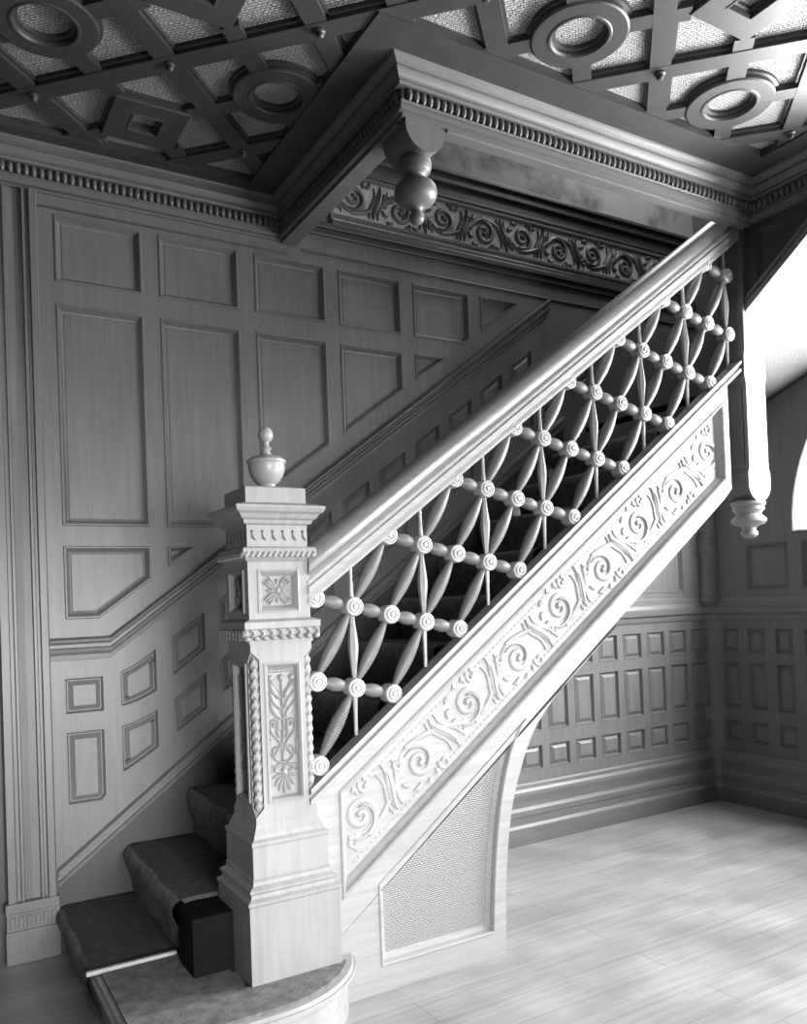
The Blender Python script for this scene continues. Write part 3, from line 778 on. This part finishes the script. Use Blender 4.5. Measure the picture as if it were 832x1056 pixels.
for cx, cy in ((-1, -1), (1, -1), (1, 1), (-1, 1)):       # twisted rope columns
    bm = bmesh.new(); x0, y0 = NX+cx*(HS-.0165), NY+cy*(HS-.0165); n = 120; sgm = 12; rows = []
    for i in range(n+1):
        z = .738+.542*i/n; tw = 2*PI*z/.105
        f = min(1, (i+1)/6, (n-i+1)/6)
        rows.append([bm.verts.new((x0+math.cos(2*PI*k/sgm)*f*(.0135+.0035*math.cos(3*(2*PI*k/sgm)-3*tw)), y0+math.sin(2*PI*k/sgm)*f*(.0135+.0035*math.cos(3*(2*PI*k/sgm)-3*tw)), z)) for k in range(sgm)])
    for a_, b_ in zip(rows, rows[1:]):
        for k in range(sgm): bm.faces.new((a_[k], a_[(k+1) % sgm], b_[(k+1) % sgm], b_[k]))
    o = keep(link('rope_moulding', bm, NEWEL, smooth=60), nw); o.parent = shaft; o.location = (0, 0, 0)
def plant(bm, fr, n):
    c = W2/2
    z0 = .80
    for i in range(9):                                   # palmette at the foot
        a_ = PI*(-.12+1.24*i/8)
        strip(bm, fr, bez((c, .86), (c+.02*math.cos(a_), .86-.02*math.sin(a_)), (c+.035*math.cos(a_), .858-.045*math.sin(a_)), (c+.042*math.cos(a_), .855-.062*math.sin(a_)), 6), taper(7, .005, .015, .7), .010, n)
    dome(bm, fr, c, .868, .014, .016, n)
    strip(bm, fr, [(c, .87), (c-.004, .95), (c+.003, 1.03), (c, 1.13), (c, 1.19)], [.008, .01, .009, .008, .006], .010, n)
    for s in (-1, 1):
        strip(bm, fr, bez((c, .90), (c+s*.045, .90), (c+s*.05, .96), (c+s*.022, .955), 10), .009, .010, n)
        strip(bm, fr, bez((c, .93), (c+s*.01, 1.0), (c+s*.055, .99), (c+s*.045, 1.035), 10), .010, .011, n)
        pts = [(c+s*(.030+.018*(1-t)*math.cos(t*9)), 1.035+.018*(1-t)*math.sin(t*9)) for t in [i/16 for i in range(17)]]
        strip(bm, fr, pts, .008, .010, n)
        for z in (1.05, 1.085, 1.12):
            strip(bm, fr, bez((c, z), (c+s*.02, z+.01), (c+s*.035, z+.04), (c+s*.048, z+.065), 8), taper(9, .005, .024, .5), .012, n)
        for z in (.985, 1.010):
            strip(bm, fr, bez((c+s*.006, z), (c+s*.022, z+.006), (c+s*.020, z+.03), (c+s*.014, z+.045), 7), taper(8, .004, .016, .5), .011, n)
        strip(bm, fr, bez((c+s*.045, .985), (c+s*.06, .97), (c+s*.05, .94), (c+s*.046, .925), 7), taper(8, .004, .014, .5), .010, n)
        strip(bm, fr, bez((c+s*.02, .885), (c+s*.05, .90), (c+s*.056, .88), (c+s*.044, .868), 8), .009, .010, n)
        dome(bm, fr, c+s*.040, 1.195, .012, .014, n)
        strip(bm, fr, bez((c, 1.13), (c+s*.015, 1.15), (c+s*.03, 1.165), (c+s*.04, 1.19), 6), .006, .009, n)
        strip(bm, fr, bez((c, .97), (c+s*.012, .955), (c+s*.03, .93), (c+s*.036, .918), 7), taper(8, .004, .015, .5), .010, n)
        strip(bm, fr, bez((c, .885), (c+s*.018, .900), (c+s*.03, .89), (c+s*.038, .872), 7), taper(8, .004, .014, .5), .010, n)
    dome(bm, fr, c, 1.195, .013, .015, n)
    strip(bm, fr, [(c-.042, 1.215), (c+.042, 1.215)], .005, .005, n)
    for i in range(8): strip(bm, fr, [(c-.038+i*.0105, 1.221), (c-.034+i*.0105, 1.234)], .007, .006, n)
for fr in FR4(HS)[:3]:
    bm = bmesh.new(); plant(bm, fr, -.020)
    o = keep(link('carved_foliage', bm, NEWEL, smooth=50), nw); o.parent = shaft; o.location = (0, 0, 0)
# head of the newel
bm = bmesh.new()
sq(bm, [(.118, 1.318), (.118, 1.336), (.134, 1.345), (.134, 1.366), (.140, 1.370), (.140, 1.392), (.130, 1.397), (.1135, 1.402)])
keep(link('carved_band', bm, NEWEL), nw)
bm = bmesh.new()
for fr in FR4(.134):
    for i in range(8): strip(bm, fr, bez((.012+i*.034, 1.364), (.03+i*.034, 1.364), (.03+i*.034, 1.345), (.014+i*.034, 1.343), 5), taper(6, .006, .016, .5), .012)
    for i in range(9): dome(bm, fr, .006+i*.032, 1.338, .011, .010, -.004, 8)
keep(link('egg_moulding', bm, NEWEL, smooth=50), nw)
bm = bmesh.new(); HB = .1135
RP = [(0, .004), (.006, .006), (.014, -.004), (.022, -.018), (.026, -.020)]
for fr in FR4(HB):
    plate(bm, fr, [(0, 1.40), (W2, 1.40), (W2, 1.606), (0, 1.606)], [([(.034, 1.424), (W2-.040, 1.424), (W2-.040, 1.574), (.034, 1.574)], RP, True)])
hd = keep(link('head_block', bm, NEWEL), nw)
for fr in FR4(HB)[:3]:
    bm = bmesh.new(); c, z = W2/2-.003, 1.499
    for k in range(4):
        a_ = PI/2*k
        for b_ in (PI/4,):
            d = a_+b_
            for w in (-.35, 0, .35): strip(bm, fr, bez((c, z), (c+.02*math.cos(d+w), z+.02*math.sin(d+w)), (c+.04*math.cos(d+w*.8), z+.04*math.sin(d+w*.8)), (c+.058*math.cos(d+w*.55), z+.058*math.sin(d+w*.55)), 6), taper(7, .004, .015, .6), .012, -.020)
        strip(bm, fr, bez((c, z), (c+.015*math.cos(a_), z+.015*math.sin(a_)), (c+.03*math.cos(a_), z+.03*math.sin(a_)), (c+.04*math.cos(a_), z+.042*math.sin(a_)), 5), taper(6, .004, .018, .6), .011, -.020)
    dome(bm, fr, c, z, .012, .018, -.020)
    for k in range(6): dome(bm, fr, c+.021*math.cos(k*PI/3), z+.021*math.sin(k*PI/3), .008, .015, -.020, 8)
    o = keep(link('carved_rosette', bm, NEWEL, smooth=50), nw); o.parent = hd; o.location = (0, 0, 0)
bm = bmesh.new()
sq(bm, [(.1135, 1.600), (.122, 1.606), (.126, 1.612), (.134, 1.620), (.136, 1.640), (.132, 1.648), (.118, 1.652)])
for fr in FR4(.134):
    for i in range(13): strip(bm, fr, [(.006+i*.0205, 1.616), (.016+i*.0205, 1.632)], .014, .008)
keep(link('gadrooned_band', bm, NEWEL, smooth=35), nw)
bm = bmesh.new(); sq(bm, [(.112, 1.650), (.112, 1.732)]); fb = keep(link('frieze_block', bm, NEWEL), nw)
bm = bmesh.new()
for fr in FR4(.112):                                       # drilled and gouged drops
    for i in range(6):
        u = .018+i*.0376
        p = [(u+.005*math.cos(2*PI*k/10), 1.706+.005*math.sin(2*PI*k/10)) for k in range(10)]
        fill(bm, fr, p, [], .0012)
        fill(bm, fr, ccw([(u-.002, 1.705), (u+.002, 1.705), (u+.004, 1.690), (u+.014, 1.676), (u+.013, 1.673), (u+.004, 1.676), (u-.002, 1.684)]), [], .0012)
o = keep(link('drilled_drops', bm, DARKW), nw); o.parent = fb; o.location = (0, 0, 0)
bm = bmesh.new()
sq(bm, [(.112, 1.728), (.124, 1.732), (.128, 1.744), (.138, 1.750), (.146, 1.764), (.158, 1.772), (.164, 1.784), (.164, 1.792), (.150, 1.797), (.112, 1.806), (.112, 1.858), (.108, 1.862)])
keep(link('cap', bm, NEWEL), nw)
bm = bmesh.new()
lathe(bm, [(.036, 1.860), (.040, 1.864), (.040, 1.872), (.030, 1.878), (.030, 1.884), (.044, 1.894), (.058, 1.914), (.066, 1.942), (.066, 1.960), (.070, 1.964), (.070, 1.972), (.062, 1.976), (.054, 1.984), (.034, 1.988), (.020, 1.994), (.014, 2.006), (.016, 2.012), (.022, 2.016), (.016, 2.021), (.0105, 2.030), (.0115, 2.038), (.020, 2.045), (.027, 2.055), (.028, 2.068), (.024, 2.082), (.014, 2.092), (0, 2.096)], (NX+.012, NY, 0), seg=32)
keep(link('urn_finial', bm, TURNED, smooth=40), nw)

# ------------------------------------------------------------------ balustrade
YB = 2.708
bl = thing('balustrade', 'sloping handrail over a lattice of turned spindles and round rosettes along the stairs', 'balustrade', (2.4, YB, 1.2))
def railz(x): return 2.049+.722*(x-1.747)
bm = bmesh.new()
pr = [(.030*math.cos(a_)*1.6, -.048+.048*math.sin(a_)) for a_ in [PI*i/12 for i in range(13)]]
RP_ = pr+[(-.050, -.066), (-.044, -.088), (-.030, -.098), (-.030, -.104), (.030, -.104), (.030, -.098), (.044, -.088), (.050, -.066)]
slope_mould(bm, 1.19, railz(1.19), 3.65, railz(3.65), RP_, YB); keep(link('handrail', bm, RAIL, smooth=35), bl)
bm = bmesh.new()
slope_mould(bm, 1.19, railz(1.19), 3.65, railz(3.65), [(.026, -.102), (.034, -.118), (.034, -.134), (.040, -.140), (.040, -.160), (.032, -.166), (.036, -.186), (.036, -.198), (-.036, -.198), (-.036, -.166), (-.034, -.118), (-.026, -.102)], YB)
keep(link('under_rail', bm, STAIR), bl)
def hub(n, k): q = YB/2.76; return Vector(((1.245+.3187*n+.158*k)*q, YB, 1.45+(.018+.2329*n-.0358*k)*q))
def inlat(p):
    return 1.19 < p.x < 3.63 and p.z > capz(p.x)-.02 and p.z < railz(p.x)-.150
hubs = {(n, k): hub(n, k) for n in range(-3, 9) for k in range(-1, 6) if 0 <= k <= 4 and inlat(hub(n, k))}
L0 = Vector((bl.location))
protos = {}
def place(kind, build, loc):
    if kind not in protos: protos[kind] = link(kind, build(), ROSETTE if kind == 'rosette' else SPINDLE if 'spindle' in kind else TURNED, bl, smooth=40, loc=loc-L0)
    else: reuse(protos[kind], kind, bl, loc-L0)
def hub_bm():
    bm = bmesh.new(); lathe(bm, [(.020, -.034), (.030, -.032), (.036, -.026), (.036, .020), (.034, .028), (.030, .030), (.027, .026), (.024, .026), (.021, .034), (.017, .034), (.014, .028), (.010, .030), (.008, .037), (0, .039)], axis=(0, -1, 0), seg=24); return bm
for p in hubs.values(): place('rosette', hub_bm, p)
DL = hub(-1, 1)-hub(0, 0); DS = hub(0, 1)-hub(0, 0)
def fus(d, rmax, rmin, r0, ridges=0):
    def f():
        bm = bmesh.new(); L = d.length; m = 40 if ridges else 22; pf = []
        for i in range(m+1):
            t = i/m; h = r0+(L-2*r0)*t; r = rmin+(rmax-rmin)*max(0,math.sin(PI*t))**.95
            if ridges: r *= 1+.0*(i % 2)
            pf.append((r, h))
        lathe(bm, pf, axis=d, seg=16); return bm
    return f
for (n, k), p in hubs.items():
    q = hub(n-1, k+1)
    if k+1 <= 4 and q.x > 1.18 and q.z > capz(q.x)-.06: place('long_spindle', fus(DL, .0255, .0095, .030), p)
    q = hub(n, k+1)
    if (n, k+1) in hubs: place('short_spindle', fus(DS, .026, .012, .030), p)
def ridged():
    bm = bmesh.new(); L = DL.length; pf = []; m = 78
    for i in range(m+1):
        t = i/m; pf.append(((.0095+.016*max(0,math.sin(PI*t))**.95)*(1.0+.06*(1 if i % 3 else -1.4)), .03+(L-.06)*t))
    lathe(bm, pf, axis=DL, seg=16); return bm
# the lowest long spindle is finely ridged
cand = [o for o in bl.children if o.name.startswith('long_spindle')]
low = min(cand, key=lambda o: (o.location.z))
nm = link('long_spindle', ridged(), SPINDLE, bl, smooth=40, loc=low.location.copy()); nm['label'] = 'finely ridged spindle'
if low is protos['long_spindle']: pass
else: bpy.data.objects.remove(low)
for n in range(-1, 8):
    p = hub(n, 1); q = hub(n-1, 3)
    if p.x > 3.63: continue
    if p.z < railz(p.x)-.15:
        def up():
            bm = bmesh.new(); lathe(bm, [(.010, .03), (.0065, .10), (.0065, .175)], seg=8); return bm
        place('upper_pin', up, p)
    def mid():
        bm = bmesh.new(); L = p.z-q.z; lathe(bm, [(.0075, -.03), (.0195, -L/2+.012), (.0195, -L/2-.012), (.0075, -L+.03)], axis=(0, 0, 1), seg=6); return bm
    def low_():
        bm = bmesh.new(); lathe(bm, [(.0105, -.03), (.0075, -.10), (.0075, -.175)], seg=8); return bm
    if q.z > capz(q.x)+.0: place('diamond_pin', mid, p); place('lower_pin', low_, Vector((p.x, YB, q.z)))

# ------------------------------------------------------------------ hanging newel at the turn
HX, HY, hh = 3.715, 2.735, .073
hn = thing('hanging_newel', 'square hanging newel post with turned drop where the stair turns', 'newel post', (HX, HY, 1.70))
bm = bmesh.new()
prof = [(-.066, 3.30), (-.066, 2.95), (-.075, 2.925), (-.075, 2.66), (-.083, 2.63), (-.083, 2.52), (-.075, 2.49), (-.075, 2.06), (-.086, 2.03), (-.086, 1.985)]
rr = .086
P = [(HX+a_, z) for a_, z in prof]+[(HX-rr*math.cos(PI*i/16), 1.972-rr*math.sin(PI*i/16)) for i in range(17)]+[(HX-a_, z) for a_, z in prof[::-1]]
prism(bm, P, 1, HY-.075, HY+.075); weld(bm, 1e-4); keep(link('post', bm, HANG), hn)
bm = bmesh.new(); bx(bm, HX-.082, HX-.074, HY-.05, HY+.05, 2.08, 2.48, .002); keep(link('side_panel', bm, HANG), hn)
bm = bmesh.new()
lathe(bm, [(.05, 1.905), (.082, 1.890), (.086, 1.878), (.080, 1.868), (.074, 1.864), (.078, 1.856), (.078, 1.848), (.068, 1.838), (.060, 1.826), (.070, 1.816), (.084, 1.802), (.086, 1.788), (.074, 1.774), (.048, 1.766), (.034, 1.756), (.032, 1.744), (.040, 1.734), (.042, 1.720), (.030, 1.706), (0, 1.70)], (HX, HY, 0), seg=28)
keep(link('turned_drop', bm, TURNED, smooth=40), hn)

# ------------------------------------------------------------------ upper flight turning toward the room along the right wall
uf = thing('upper_flight', 'upper stair flight turning along the right wall, shade-toned side panelling over a pale textured soffit', 'staircase', (4.2, 2.0, 2.9))
def ub(y): return 2.898+.72*(2.615-y)
FU = Frame((3.68, 0, 0), (0, -1, 0), (0, 0, 1))
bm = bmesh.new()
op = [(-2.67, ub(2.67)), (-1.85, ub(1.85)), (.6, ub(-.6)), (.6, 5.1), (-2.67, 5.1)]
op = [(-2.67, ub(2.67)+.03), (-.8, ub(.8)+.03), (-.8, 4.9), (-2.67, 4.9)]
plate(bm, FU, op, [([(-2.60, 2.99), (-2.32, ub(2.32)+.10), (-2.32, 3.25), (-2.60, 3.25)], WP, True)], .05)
keep(link('side_panelling', bm, DARKW), uf)  # dark tone put in for the shade on this face
bm = bmesh.new()
def ymould(bm, ya, yb, prof, xf):
    A = [bm.verts.new((xf-o, ya, ub(ya)+v)) for o, v in prof]; B = [bm.verts.new((xf-o, yb, ub(yb)+v)) for o, v in prof]; m = len(prof); fs = []
    for i in range(m): fs.append(bm.faces.new((A[i], A[(i+1) % m], B[(i+1) % m], B[i])))
    fs.append(bm.faces.new(A[::-1])); fs.append(bm.faces.new(B)); bmesh.ops.recalc_face_normals(bm, faces=fs)
ymould(bm, 2.67, .8, [(-.05, -.012), (.020, -.012), (.024, 0), (.024, .022), (.010, .026), (.010, .040), (.020, .044), (.020, .060), (.006, .066), (.006, .078), (-.05, .078)], 3.68)
keep(link('edge_moulding', bm, OAKX), uf)
inner = [(3.66, 2.80, 2.16), (3.70, 2.80, 2.38), (3.74, 2.78, 2.60), (3.74, 2.74, 2.80), (3.71, 2.67, ub(2.67)), (3.70, 2.5, ub(2.5)), (3.70, 2.34, ub(2.34)), (3.70, 1.9, ub(1.9)), (3.70, .8, ub(.8))]
outer = [(3.66, 3.82, 2.12), (4.2, 3.82, 2.30), (4.72, 3.82, 2.46), (4.725, 3.33, 2.62), (4.725, 3.03, 2.735), (4.725, 2.66, 2.88), (4.725, 2.34, ub(2.34)), (4.725, 1.9, ub(1.9)), (4.725, .8, ub(.8))]
bm = bmesh.new(); rows = []
for p, q in zip(inner, outer): rows.append([bm.verts.new(Vector(p).lerp(Vector(q), i/6)) for i in range(7)])
for a_, b_ in zip(rows, rows[1:]):
    for i in range(6): bm.faces.new((a_[i], b_[i], b_[i+1], a_[i+1]))
r = bmesh.ops.extrude_face_region(bm, geom=bm.faces[:]); bmesh.ops.translate(bm, verts=[v for v in r['geom'] if isinstance(v, bmesh.types.BMVert)], vec=(0, 0, .06))
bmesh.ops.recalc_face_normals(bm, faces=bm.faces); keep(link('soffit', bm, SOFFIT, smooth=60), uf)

# engaged column in the corner
ec = thing('corner_column', 'slender round engaged column with ring mouldings in the corner above the chair rail', 'column', (4.715, 3.815, 1.33))
bm = bmesh.new()
rr = .080
lathe(bm, [(.05, 1.30), (.06, 1.33), (.075, 1.346), (.092, 1.360), (.094, 1.372), (.092, 1.392), (.084, 1.398), (.084, 1.405), (.080, 1.412), (.082, 1.424), (.078, 1.434), (rr, 1.442), (rr, 1.452), (.081, 1.460), (.081, 1.470), (rr, 1.478), (rr-.002, 1.70), (.082, 1.708), (.084, 1.718), (rr, 1.726), (rr, 1.790), (.082, 1.797), (.084, 1.806), (.082, 1.815), (rr, 1.822), (rr-.004, 2.40)], (4.715, 3.815, 0), seg=32)
keep(link('shaft', bm, RAIL, smooth=40), ec)

# ------------------------------------------------------------------ light
def area(name, loc, target, sx, sy, power, spread=PI):
    l = bpy.data.lights.new(name, 'AREA'); l.shape = 'RECTANGLE'; l.size = sx; l.size_y = sy; l.energy = power; l.spread = spread
    o = bpy.data.objects.new(name, l); COL.objects.link(o); o.location = loc
    o.rotation_euler = (Vector(target)-Vector(loc)).to_track_quat('-Z', 'Y').to_euler(); return o

GW, FW_, UP, WD = 62.0, 38, 28, 0.006
GLOW.node_tree.nodes['Emission'].inputs[1].default_value = GW
GLOW2.node_tree.nodes['Emission'].inputs[1].default_value = FW_
area('fill_upper_well', (4.0, 3.2, 5.0), (3.0, 3.6, 3.5), 1.0, 1.0, UP)  # unseen lamp added to light the wall above the well
area('fill_behind_camera', (.75, -2.4, 1.15), (1.05, 3.8, .75), 2.3, 1.0, 38, math.radians(46))  # unseen fill lamp added behind the camera for the left wall and newel
w = bpy.data.worlds.new('world'); scene.world = w; w.use_nodes = True
w.node_tree.nodes['Background'].inputs[0].default_value = (1, 1, 1, 1); w.node_tree.nodes['Background'].inputs[1].default_value = WD

# ------------------------------------------------------------------ camera
yaw, pitch, roll = 0.53447, 0.01679, -0.03763
Fw = Vector((math.sin(yaw)*math.cos(pitch), math.cos(yaw)*math.cos(pitch), math.sin(pitch)))
r0 = Vector((math.cos(yaw), -math.sin(yaw), 0)); u_ = r0.cross(Fw)
Rt = r0*math.cos(roll)+u_*math.sin(roll); Up = u_*math.cos(roll)-r0*math.sin(roll)
cam = bpy.data.cameras.new('camera'); co = bpy.data.objects.new('camera', cam); COL.objects.link(co)
co.matrix_world = Matrix(((Rt.x, Up.x, -Fw.x, 0), (Rt.y, Up.y, -Fw.y, 0), (Rt.z, Up.z, -Fw.z, 1.45), (0, 0, 0, 1)))
cam.sensor_fit = 'HORIZONTAL'; cam.sensor_width = 36; cam.lens = 844.43/832*36; cam.shift_y = 76.49/832
cam.clip_start = .02
scene.camera = co
vs = scene.view_settings; vs.view_transform = 'Standard'; vs.look = 'None'; vs.exposure = 0.0; vs.gamma = 1.0; vs.use_curve_mapping = False
